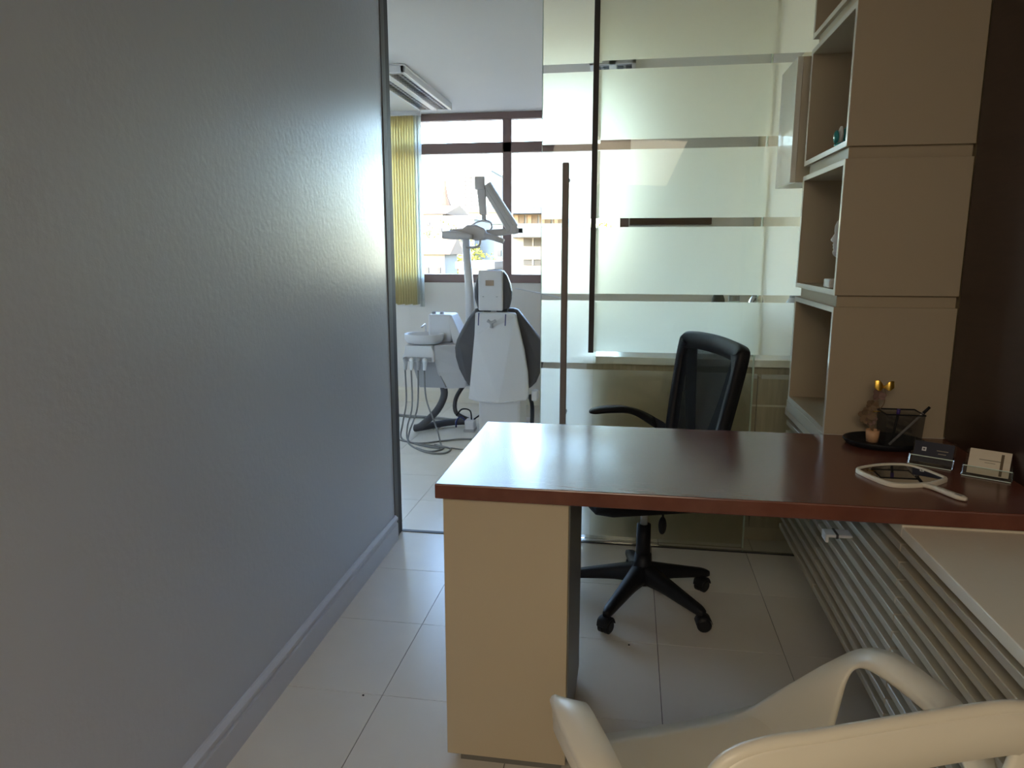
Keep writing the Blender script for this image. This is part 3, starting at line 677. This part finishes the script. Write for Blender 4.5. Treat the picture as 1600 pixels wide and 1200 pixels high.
def curved(bm, poly, yf, th, bulge, x0, hw):
    """plate with outline (x,z), back face at yf(z), bowed out across by bulge"""
    f = lambda x, z: yf(z) + bulge*((x - x0)/hw)**2
    return rings(bm, [[(x, f(x, z), z) for x, z in poly], [(x, f(x, z) + th, z) for x, z in poly]])
b = BM(); curved(b, shell, lambda z: 4.68 - .10*(z - .3)*0 , .045, .03, -.862, .2); obj('back_shell', b, 'white', dc, 0.012, seg=3)
pad = [(-1.00, .925), (-1.03, .915), (-1.08, .85), (-1.125, .775), (-1.165, .70), (-1.180, .645), (-1.175, .58), (-1.150, .50), (-1.105, .42), (-1.065, .375), (-.66, .375), (-.615, .42), (-.575, .52), (-.560, .61), (-.578, .70), (-.640, .79), (-.700, .87), (-.735, .915), (-.765, .925)]
b = BM(); curved(b, pad, lambda z: 4.735, .075, .05, -.87, .3); obj('back_cushion', b, 'upholstery', dc, 0.022, seg=3)
hp = [(-.985, 1.150), (-1.005, 1.11), (-1.020, 1.05), (-1.018, .99), (-1.000, .93), (-.985, .905), (-.805, .905), (-.785, .935), (-.772, .99), (-.770, 1.04), (-.780, 1.09), (-.800, 1.14), (-.825, 1.172), (-.860, 1.180), (-.93, 1.178)]
b = BM(); curved(b, hp, lambda z: 4.70, .065, .0, -.89, .2); hc = obj('headrest', b, 'upholstery', dc, 0.018, seg=3)
b = BM(); box(b, -.985, -.822, 4.672, 4.70, .912, 1.174); hs = obj('headrest_shell', b, 'white', hc, 0.010, seg=3)
obj('label_plate', box(BM(), -.935, -.880, 4.6695, 4.6725, 1.075, 1.110), 'amber', hc)
for x in (-.952, -.860): obj('screw', lathe(BM(), [(.001, 0), (.006, 0), (.006, .004), (.001, .004)], (x, 4.668, 1.002), 10), 'grey', hc)
obj('neck_bar', box(BM(), -.955, -.795, 4.70, 4.73, .865, .925), 'black', dc, 0.006)
obj('neck_clip', box(BM(), -.905, -.868, 4.694, 4.70, .895, .918), 'grey', dc, 0.002)
b = BM(); tube(b, [(-.895, 4.678, .832), (-.895, 4.660, .832)], .014, 14)
for a in (90, 210, 330): tube(b, [(-.895, 4.664, .832), (-.895 + .032*math.cos(R(a + 60)), 4.664, .832 + .032*math.sin(R(a + 60)))], [.008, .012], 8)
obj('knob', b, 'grey', dc)
for x in (-.985, -.805):
    b = BM(); tube(b, [(x, 4.690, .895), (x + .002, 4.668, .86), (x, 4.667, .815)], .0035, 6, 3); obj('cord', b, 'blue', dc)
obj('arm_pivot', box(BM(), -.640, -.600, 4.74, 4.82, .30, .37), 'white', dc, 0.01)
b = BM(); tube(b, [(-.655, 4.76, .34), (-.635, 4.76, .25), (-.640, 4.76, .04)], .014, 8, 4); obj('drive_cable', b, 'black', dc)

# ------------------------------------------------------------------ far room: spittoon unit with instruments and lamp
un = thing('dental_unit', 'white spittoon unit with hanging instruments left of dental chair', 'dental unit', (-1.40, 4.95, 0))
hd = [(-1.575, .53), (-1.575, .565), (-1.560, .595), (-1.555, .645), (-1.365, .645), (-1.345, .590), (-1.345, .53)]
obj('instrument_holder', prism(BM(), hd, 4.86, 5.10, 'y'), 'white', un, 0.006)
b = BM(); rings(b, [[(-1.35, 4.88, .645), (-1.16, 4.98, .645), (-1.16, 5.25, .645), (-1.35, 5.25, .645)], [(-1.35, 4.88, .55), (-1.13, 4.98, .55), (-1.13, 5.25, .55), (-1.35, 5.25, .55)], [(-1.34, 4.92, .45), (-1.12, 5.0, .43), (-1.12, 5.25, .43), (-1.34, 5.25, .45)], [(-1.30, 4.95, .325), (-1.16, 5.0, .325), (-1.16, 5.2, .325), (-1.30, 5.2, .325)]]); obj('unit_body', b, 'white', un, 0.008)
b = BM(); prism(b, [(-1.535, .53), (-1.36, .53), (-1.28, .335), (-1.475, .335)], 4.93, 5.02, 'y'); q = obj('lower_panel', b, 'grey', un, 0.004); q['label'] = 'grey slanted lower panel'
obj('rear_tower', box(BM(), -1.435, -1.265, 5.05, 5.25, .645, .850), 'white', un, 0.012)
b = BM(); rings(b, [[(-1.30, 5.06, .845), (-1.262, 5.06, .845), (-1.262, 5.25, .845), (-1.30, 5.25, .845)], [(-1.24, 5.0, .645), (-1.16, 5.0, .645), (-1.16, 5.25, .645), (-1.24, 5.25, .645)]]); obj('tower_flank', b, 'white', un, 0.006)
for x in (-1.405, -1.345): obj('tap_knob', lathe(BM(), [(.001, 0), (.016, 0), (.014, .016), (.001, .018)], (x, 5.10, .850), 12), 'grey', un, smooth=True)
obj('bowl', lathe(BM(), [(.001, 0.0), (.115, 0.0), (.126, .010), (.141, .030), (.144, .066), (.141, .070), (.135, .066), (.12, .035), (.05, .022), (.001, .018)], (-1.445, 4.97, .650), 36, 1.0, .8), 'white', un, smooth=True)
b = BM(); tube(b, [(-1.46, 5.07, .72), (-1.46, 5.06, .775), (-1.468, 4.99, .762)], .006, 8, 5); obj('spout', b, 'chrome', un, smooth=True)
obj('holder_rack', box(BM(), -1.555, -1.365, 4.845, 4.8595, .535, .565), 'grey', un, 0.003)
ends = []
for k, x in enumerate((-1.545, -1.500, -1.450, -1.405)):
    b = BM(); tube(b, [(x + .01, 4.80, .56 - .006*(k % 2)), (x, 4.835, .52), (x - .006, 4.845, .475)], [.017, .011], 8, 3); h_ = obj('handpiece', b, 'plaster' if k % 2 else 'grey', un, smooth=True)
paths = [[(-1.553, 4.845, .48), (-1.545, 4.83, .25), (-1.56, 4.78, .10), (-1.55, 4.72, .006), (-1.40, 4.62, .006), (-1.26, 4.70, .006), (-1.15, 4.77, .006), (-1.06, 4.78, .006)],
         [(-1.508, 4.845, .48), (-1.50, 4.82, .22), (-1.52, 4.76, .08), (-1.48, 4.66, .006), (-1.33, 4.55, .006), (-1.22, 4.52, .006)],
         [(-1.458, 4.845, .48), (-1.455, 4.80, .22), (-1.50, 4.74, .05), (-1.46, 4.60, .006), (-1.30, 4.42, .006), (-1.17, 4.40, .006), (-1.15, 4.52, .006), (-1.28, 4.60, .006)],
         [(-1.412, 4.845, .48), (-1.39, 4.80, .28), (-1.30, 4.72, .10), (-1.235, 4.60, .006), (-1.20, 4.50, .006), (-1.27, 4.43, .006), (-1.38, 4.50, .006)]]
for p in paths:
    b = BM(); tube(b, p, .0065, 6, 6); obj('instrument_hose', b, 'hose', un, smooth=True)
b = BM(); tube(b, [(-1.325, 5.0, .36), (-1.31, 4.99, .27), (-1.36, 4.97, .16), (-1.47, 4.95, .05), (-1.515, 4.93, .032), (-1.44, 5.0, .032), (-1.32, 5.12, .035), (-1.20, 5.16, .04), (-1.13, 5.12, .05)], .026, 10, 6); q = obj('suction_hose', b, 'dark_hose', un, smooth=True); q['label'] = 'thick dark suction hose'
b = BM(); tube(b, [(-1.20, 5.15, .32), (-1.255, 5.12, .22), (-1.25, 5.1, .12), (-1.16, 5.1, .07)], .016, 8, 6); obj('drain_hose', b, 'dark_hose', un, smooth=True)
b = BM(); tube(b, [(-1.20, 5.12, .35), (-1.085, 5.08, .355)], .035, 12); obj('support_arm', b, 'white', un, smooth=True)
# lamp on its own pole
b = BM(); tube(b, [(-1.120, 5.05, .60), (-1.125, 5.05, 1.0), (-1.150, 5.05, 1.383)], [.036, .027], 14); q = obj('lamp_pole', b, 'white', un, smooth=True)
lm = thing('dental_lamp', 'white jointed dental lamp above the spittoon unit', 'lamp', (-1.153, 5.05, 1.45))
obj('swivel_arm', prism(BM(), [(-1.20, 1.395), (-1.06, 1.385), (-.80, 1.415), (-.765, 1.425), (-.765, 1.455), (-1.06, 1.44), (-1.20, 1.445)], 5.03, 5.08, 'y'), 'lamp_backlit', lm, 0.008)
obj('elbow', box(BM(), -.830, -.780, 5.02, 5.09, 1.418, 1.485), 'lamp_backlit', lm, 0.012)
obj('elbow_cap', box(BM(), -.775, -.745, 5.03, 5.08, 1.422, 1.452), 'black', lm, 0.004)
b = BM(); ribbon(b, [((-.815, 5.05, 1.45), (.078, 0, .044), (0, .05, 0)), ((-.90, 5.05, 1.585), (.070, 0, .042), (0, .05, 0)), ((-1.00, 5.05, 1.745), (.062, 0, .040), (0, .05, 0))], 4); obj('spring_arm', b, 'lamp_backlit', lm, smooth=False)
for t_ in (-.010, .016):
    b = BM(); tube(b, [(-.825 + t_, 5.022, 1.46 + t_*.4), (-1.000 + t_, 5.022, 1.74 + t_*.4)], .0035, 6); obj('arm_groove', b, 'lamp_backlit', lm)
obj('top_joint', box(BM(), -1.075, -1.005, 5.01, 5.09, 1.715, 1.800), 'lamp_backlit', lm, 0.006)
b = BM(); rings(b, [[(-1.062, 5.02, 1.72), (-1.002, 5.02, 1.72), (-1.002, 5.08, 1.72), (-1.062, 5.08, 1.72)], [(-1.045, 5.025, 1.545), (-.995, 5.025, 1.545), (-.995, 5.075, 1.545), (-1.045, 5.075, 1.545)]]); obj('drop_arm', b, 'lamp_backlit', lm, 0.005)
b = BM(); tube(b, [(-1.020, 5.05, 1.548), (-1.017, 5.05, 1.515), (-1.015, 5.05, 1.505)], .015, 10); obj('ball_joint', b, 'lamp_backlit', lm, smooth=True)
b = BM(); tube(b, [(-1.02, 5.05, 1.508), (-.975, 5.05, 1.495), (-.965, 5.05, 1.455), (-1.00, 5.05, 1.425)], .0055, 8, 5); obj('cable', b, 'lamp_backlit', lm, smooth=True)
b = BM(); tube(b, [(-1.02, 5.05, 1.508), (-1.07, 5.05, 1.495), (-1.12, 5.05, 1.465)], .0055, 8, 5); obj('cable', b, 'lamp_backlit', lm, smooth=True)
head = [(-1.265, 1.405), (-1.25, 1.445), (-1.16, 1.450), (-1.125, 1.475), (-1.06, 1.475), (-1.000, 1.448), (-.985, 1.41), (-.990, 1.375), (-1.06, 1.368), (-1.11, 1.380), (-1.25, 1.378)]
obj('lamp_head', prism(BM(), head, 4.98, 5.02, 'y'), 'lamp_backlit', lm, 0.010)
b = BM(); ribbon(b, [((-1.290, 4.955, 1.408), (0, .05, 0), (0, 0, .046)), ((-1.20, 4.95, 1.404), (0, .06, 0), (0, 0, .052)), ((-1.08, 4.95, 1.395), (0, .06, 0), (0, 0, .030))], 4); obj('front_visor', b, 'lamp_backlit', lm, smooth=True)
b = BM(); tube(b, [(-1.00, 4.97, 1.405), (-.93, 4.96, 1.385), (-.865, 4.96, 1.362)], [.022, .016], 10); obj('handle', b, 'lamp_backlit', lm, smooth=True)
b = BM(); tube(b, [(-1.03, 4.98, 1.372), (-1.04, 4.97, 1.335), (-1.08, 4.97, 1.322), (-1.13, 4.97, 1.326)], .008, 8, 5); obj('lower_handle', b, 'lamp_backlit', lm, smooth=True)
# tray rod to the right of headrest, junction box, cords and a label on the floor
rd = obj('tray_rod', tube(BM(), [(-.78, 4.95, 1.045), (-.60, 4.85, 1.02), (-.40, 4.72, .985)], .004, 8), 'white'); tag(rd, 'thin white rod reaching right from behind the headrest', 'rod')
jb = thing('junction_box', 'small white connection box with cables on the clinic floor', 'junction box', (-1.13, 5.06, 0))
obj('housing', box(BM(), -1.165, -1.095, 5.0, 5.09, 0.0, .085), 'white', jb, 0.008)
obj('base_plate', box(BM(), -1.168, -1.092, 4.99, 5.095, 0.0, .02), 'grey', jb, 0.003)
for p in ([(-1.16, 5.05, .06), (-1.20, 5.05, .10), (-1.235, 5.05, .07), (-1.24, 5.05, .02)], [(-1.12, 5.04, .08), (-1.13, 5.04, .15), (-1.19, 5.04, .16), (-1.235, 5.04, .11)], [(-1.10, 5.03, .09), (-1.06, 5.03, .12), (-1.04, 5.02, .14)]):
    b = BM(); tube(b, p, .006, 6, 5); obj('cable', b, 'blue' if p[0][0] == -1.16 else 'black', jb, smooth=True)
cd = obj('floor_cord', tube(BM(), [(-1.95, 5.20, .006), (-1.70, 4.85, .006), (-1.52, 4.66, .006), (-1.30, 4.58, .006), (-1.02, 4.50, .006), (-.90, 4.44, .006)], .005, 6, 6), 'hose', smooth=True); tag(cd, 'thin grey cord lying flat from the wall across clinic floor', 'cord')
cd = obj('supply_pipe', tube(BM(), [(-1.95, 5.45, .012), (-1.70, 5.38, .012), (-1.50, 5.36, .012), (-1.30, 5.30, .012)], .011, 8, 5), 'hose', smooth=True); tag(cd, 'grey supply pipe along the floor behind the spittoon unit', 'pipe')
lf = obj('paper_leaflet', box(BM(), -1.455, -1.345, 5.02, 5.12, 0.0004, 0.0012), 'card'); tag(lf, 'crumpled printed paper lying beside the suction hose', 'paper')
for k in range(3): obj('printed_line', box(BM(), -1.445 + .03*k, -1.43 + .03*k, 5.03, 5.11, 0.00125, 0.0014), 'ink', lf)

# ------------------------------------------------------------------ far room: vertical blind and ceiling lights
bl = thing('vertical_blind', 'cream vertical blind drawn to the left end of window', 'blind', (-1.9, 5.88, .85))
obj('head_rail', box(BM(), -2.70, -1.70, 5.86, 5.90, 2.365, 2.399), 'white', bl)
for k in range(13):
    x = -1.985 + .0225*k - (.0 if k < 12 else -.002)
    a = R(50 if k < 11 else 30); hw = .0195
    zb = .852 + .004*(k % 3) if k < 12 else .838
    b = BM(); dxx, dyy = hw*math.cos(a), hw*math.sin(a)
    rings(b, [[(x - dxx*t_, 5.87 - dyy*t_ + .010*(1 - t_*t_), zz) for t_ in (-1, -.5, 0, .5, 1)] for zz in (zb, 1.2, 1.6, 2.0, 2.364)], cap=False, closed=False)
    o = obj('slat', b, 'blind' if k < 11 else 'blind2', bl, smooth=True)
    so = o.modifiers.new('thickness', 'SOLIDIFY'); so.thickness = .0012
b = BM(); tube(b, [(-1.98, 5.865, .846), (-1.72, 5.865, .840)], .002, 6); obj('bottom_chain', b, 'white', bl)
def ceil_light(x0, x1, y0, y1, lab):
    t = thing('ceiling_light', lab, 'ceiling light', ((x0+x1)/2, (y0+y1)/2, CEIL), group='louvred fluorescent ceiling lights')
    b = BM(); box(b, x0, x1, y0, y1, CEIL - .012, CEIL - .0005)
    for a, c in ((x0, x0 + .022), (x1 - .022, x1), ((x0+x1)/2 - .022, (x0+x1)/2 + .022)): box(b, a, c, y0, y1, CEIL - .052, CEIL - .012)
    for a, c in ((y0, y0 + .02), (y1 - .02, y1)): box(b, x0, x1, a, c, CEIL - .052, CEIL - .012)
    obj('housing', b, 'white', t, 0.003)
    for s in (0, 1):
        xa = x0 + .024 + s*((x1-x0)/2); xb = xa + (x1-x0)/2 - .048
        for k in range(22):
            yy = y0 + .05 + (y1 - y0 - .1)*k/21
            obj('louvre', box(BM(), xa, xb, yy, yy + .004, CEIL - .050, CEIL - .016), 'chrome', t)
        b = BM(); tube(b, [((xa+xb)/2, y0 + .03, CEIL - .030), ((xa+xb)/2, y1 - .03, CEIL - .030)], .008, 8); obj('fluorescent_tube', b, 'white', t, smooth=True)
ceil_light(-1.640, -1.375, 4.42, 5.62, 'louvred fluorescent ceiling light left above the spittoon unit, unlit')
ceil_light(-0.27, -0.005, 4.42, 5.62, 'louvred fluorescent ceiling light seen through the clear band of frosted glass')

# ------------------------------------------------------------------ the town beyond the window
GZ = -14.0
gr = struct('ground', box(BM(), -120, 90, 8, 260, GZ - .5, GZ), 'ground')
def building(name, lab, x0, x1, y0, y1, z1, m, cols, rows, wm='win_far', ww=.55, wh=.5, ztop=.6, zbot=None, roof=None):
    t = thing(name, lab, 'building', ((x0+x1)/2, (y0+y1)/2, GZ))
    obj('walls', box(BM(), x0, x1, y0, y1, GZ, z1), m, t)
    zb = zbot if zbot is not None else 0.0
    sx = (x1 - x0)/cols; sz = (z1 - ztop - zb)/rows
    for i in range(cols):
        for k in range(rows):
            cx_ = x0 + sx*(i + .5); cz_ = zb + sz*(k + .5)
            obj('window', box(BM(), cx_ - sx*ww/2, cx_ + sx*ww/2, y0 - .06, y0 - .001, cz_ - sz*wh/2, cz_ + sz*wh/2), wm, t)
    if roof:
        b = BM(); ym = (y0+y1)/2
        rings(b, [[(x0 - .3, y0 - .3, z1), (x0 - .3, ym, z1 + roof), (x0 - .3, y1 + .3, z1)], [(x1 + .3, y0 - .3, z1), (x1 + .3, ym, z1 + roof), (x1 + .3, y1 + .3, z1)]]); obj('roof', b, 'roof', t)
    else: obj('parapet', box(BM(), x0 - .1, x1 + .1, y0 - .1, y1 + .1, z1, z1 + .25), m, t)
    return t
building('apartment_tower', 'tall pale apartment tower with rows of small windows on the skyline', -20.9, -17.2, 90, 104, 10.9, 'concrete', 5, 11, 'win_far', .4, .42, .5, 5.2)
sp = thing('church', 'distant church with a thin dark spire on the skyline', 'church', (-19.4, 77, GZ))
obj('nave', box(BM(), -20.7, -18.0, 74, 84, GZ, 4.8), 'tan_render', sp)
obj('spire', lathe(BM(), [(.8, 0), (.62, 1.2), (.30, 2.0), (.12, 3.2), (.02, 4.2)], (-19.2, 75, 4.8), 10), 'brick_red', sp)
obj('pinnacle', lathe(BM(), [(.35, 0), (.3, .6), (.03, 1.4)], (-18.3, 75, 4.8), 8), 'brick_red', sp)
building('house', 'white gabled house low at left beyond the window', -9.3, -7.75, 30, 32.2, 1.15, 'concrete', 3, 2, 'win_far', .3, .35, .3, -.6, roof=.7)
building('house', 'pale apartment block with yellow balconies left of the lamp', -12.2, -9.7, 45, 54, 3.2, 'concrete', 4, 4, 'win_far', .35, .4, .3, .4)
building('house', 'tan stuccoed house behind the dental lamp', -13.4, -10.2, 60, 68, 4.4, 'tan_render', 4, 3, 'win_far', .4, .4, .3, 1.5)
building('house', 'flat roofed white house below the treetops', -6.2, -4.95, 26, 31, .66, 'concrete', 3, 1, 'win_far', .3, .3, .1, -.2)
building('house', 'far white house beside the blind with a clay roof', -19.0, -15.6, 60, 70, 4.3, 'concrete', 4, 3, 'win_far', .35, .4, .4, 1.6, roof=1.0)
building('apartment_block', 'narrow blue grey block just left of the window mullion', -7.5, -6.4, 40, 50, 2.75, 'slate_blue', 2, 3, 'win_far', .4, .4, .4, .0)
ob_ = thing('office_block', 'white and blue banded block with ribbon windows right of mullion', 'building', (-1.8, 25, GZ))
X0, X1, YB = -3.58, -1.95, 22.0
obj('walls', box(BM(), X0, X1, YB, YB + 9, GZ, 2.55), 'concrete', ob_)
obj('roof_band', box(BM(), X0 - .1, X1, YB - .6, YB - .001, 2.37, 2.56), 'slate_dark', ob_)
obj('balcony_front', box(BM(), -3.25, X1, YB - .9, YB - .75, 1.69, 2.07), 'slate_blue', ob_)
obj('balcony_side', box(BM(), X0, -3.255, YB - .45, YB - .001, 1.69, 2.07), 'slate_dark', ob_)
obj('balcony_floor', box(BM(), -3.25, X1, YB - .75, YB - .001, 1.69, 1.74), 'concrete', ob_)
for k in range(4):
    x = -3.54 + .40*k
    w_ = obj('window', box(BM(), x, x + .34, YB - .05, YB - .001, 2.02, 2.35), 'curtained', ob_)
    obj('blind', box(BM(), x + .05, x + .16, YB - .07, YB - .051, 2.06, 2.34), 'tan_render', w_)
for z0, z1 in ((1.44, 1.69), (.87, 1.06)):
    for k in range(2):
        x = -3.22 + .62*k
        w_ = obj('window', box(BM(), x, x + .58, YB - .05, YB - .001, z0, z1), 'win_dark', ob_)
        obj('glazing_bar', box(BM(), x + .27, x + .31, YB - .08, YB - .0505, z0, z1), 'concrete', w_)
        obj('raised_sash', box(BM(), x + .02, x + .56, YB - .12, YB - .0805, z1 - .015, z1 + .02), 'concrete', w_)

def tree(lab, x, y, ztop, r, hgt, seed, m='leaf', n=900):
    """trunk with limbs and a crown of separate leaf clusters"""
    rnd = random.Random(seed)
    t = thing('tree', lab, 'tree', (x, y, GZ), group='trees in the town')
    b = BM(); tube(b, [(x, y, GZ), (x + .2, y, ztop - hgt*.8), (x, y, ztop - hgt*.3)], [.35, .12], 8); 
    for k in range(5):
        a = k*1.3; tube(b, [(x + .1, y, ztop - hgt*.8), (x + r*.5*math.cos(a), y + r*.5*math.sin(a), ztop - hgt*.4)], [.12, .04], 6)
    obj('trunk', b, 'bark', t)
    b = BM()
    lobes = [(x + r*rnd.uniform(-.7, .7), y + r*rnd.uniform(-.6, .6), ztop - hgt*rnd.uniform(.25, .8), rnd.uniform(.28, .5)) for _ in range(11)]
    for _ in range(n):
        lx, ly, lz, lr = rnd.choice(lobes)
        v = Vector((rnd.gauss(0, 1), rnd.gauss(0, 1), rnd.gauss(0, 1))).normalized() * rnd.uniform(.75, 1.0)
        c = Vector((lx, ly, lz)) + Vector((v.x*r*lr, v.y*r*lr, v.z*hgt*.5*lr*1.2))
        s = r*rnd.uniform(.06, .11); e1 = Vector((rnd.gauss(0, 1), rnd.gauss(0, 1), rnd.gauss(0, 1))).normalized(); e2 = e1.orthogonal().normalized()
        P = [b.verts.new(c + e1*s*a_ + e2*s*b_) for a_, b_ in ((-1, 0), (0, -.5), (1, 0), (0, .5))]; b.faces.new(P)
    q = obj('leaves', b, m, t); q['kind'] = 'stuff'
tree('bright sunlit tree behind the lamp pole', -8.1, 35.2, 1.95, 1.35, 3.0, 3)
tree('bright broad tree right of the lamp pole beside the blue block', -6.95, 38.2, 1.5, 0.9, 2.8, 4)
tree('pale thin tree in front of the yellow balcony block', -10.6, 41, 3.1, 1.0, 3.4, 5, 'leaf2', 500)
tree('small olive tree above the white gabled house', -14.1, 50, 2.85, 1.2, 1.9, 6, 'leaf2', 400)
tree('tree seen through the clear band right of the door handle', -3.1, 45, 3.3, 2.0, 3.6, 8, 'leaf')

# two tiny dark crumbs lying on the tiles
for x, y, lab in ((-0.748, 1.846, 'tiny dark crumb on the tiles between left wall and pedestal'), (0.030, 2.255, 'tiny dark crumb on the tiles below the swivel chair')):
    b = BM(); ball(b, (x, y, 0.0022), .0035, .003, .0022, 7, 5); tag(obj('crumb', b, 'black'), lab, 'crumb')
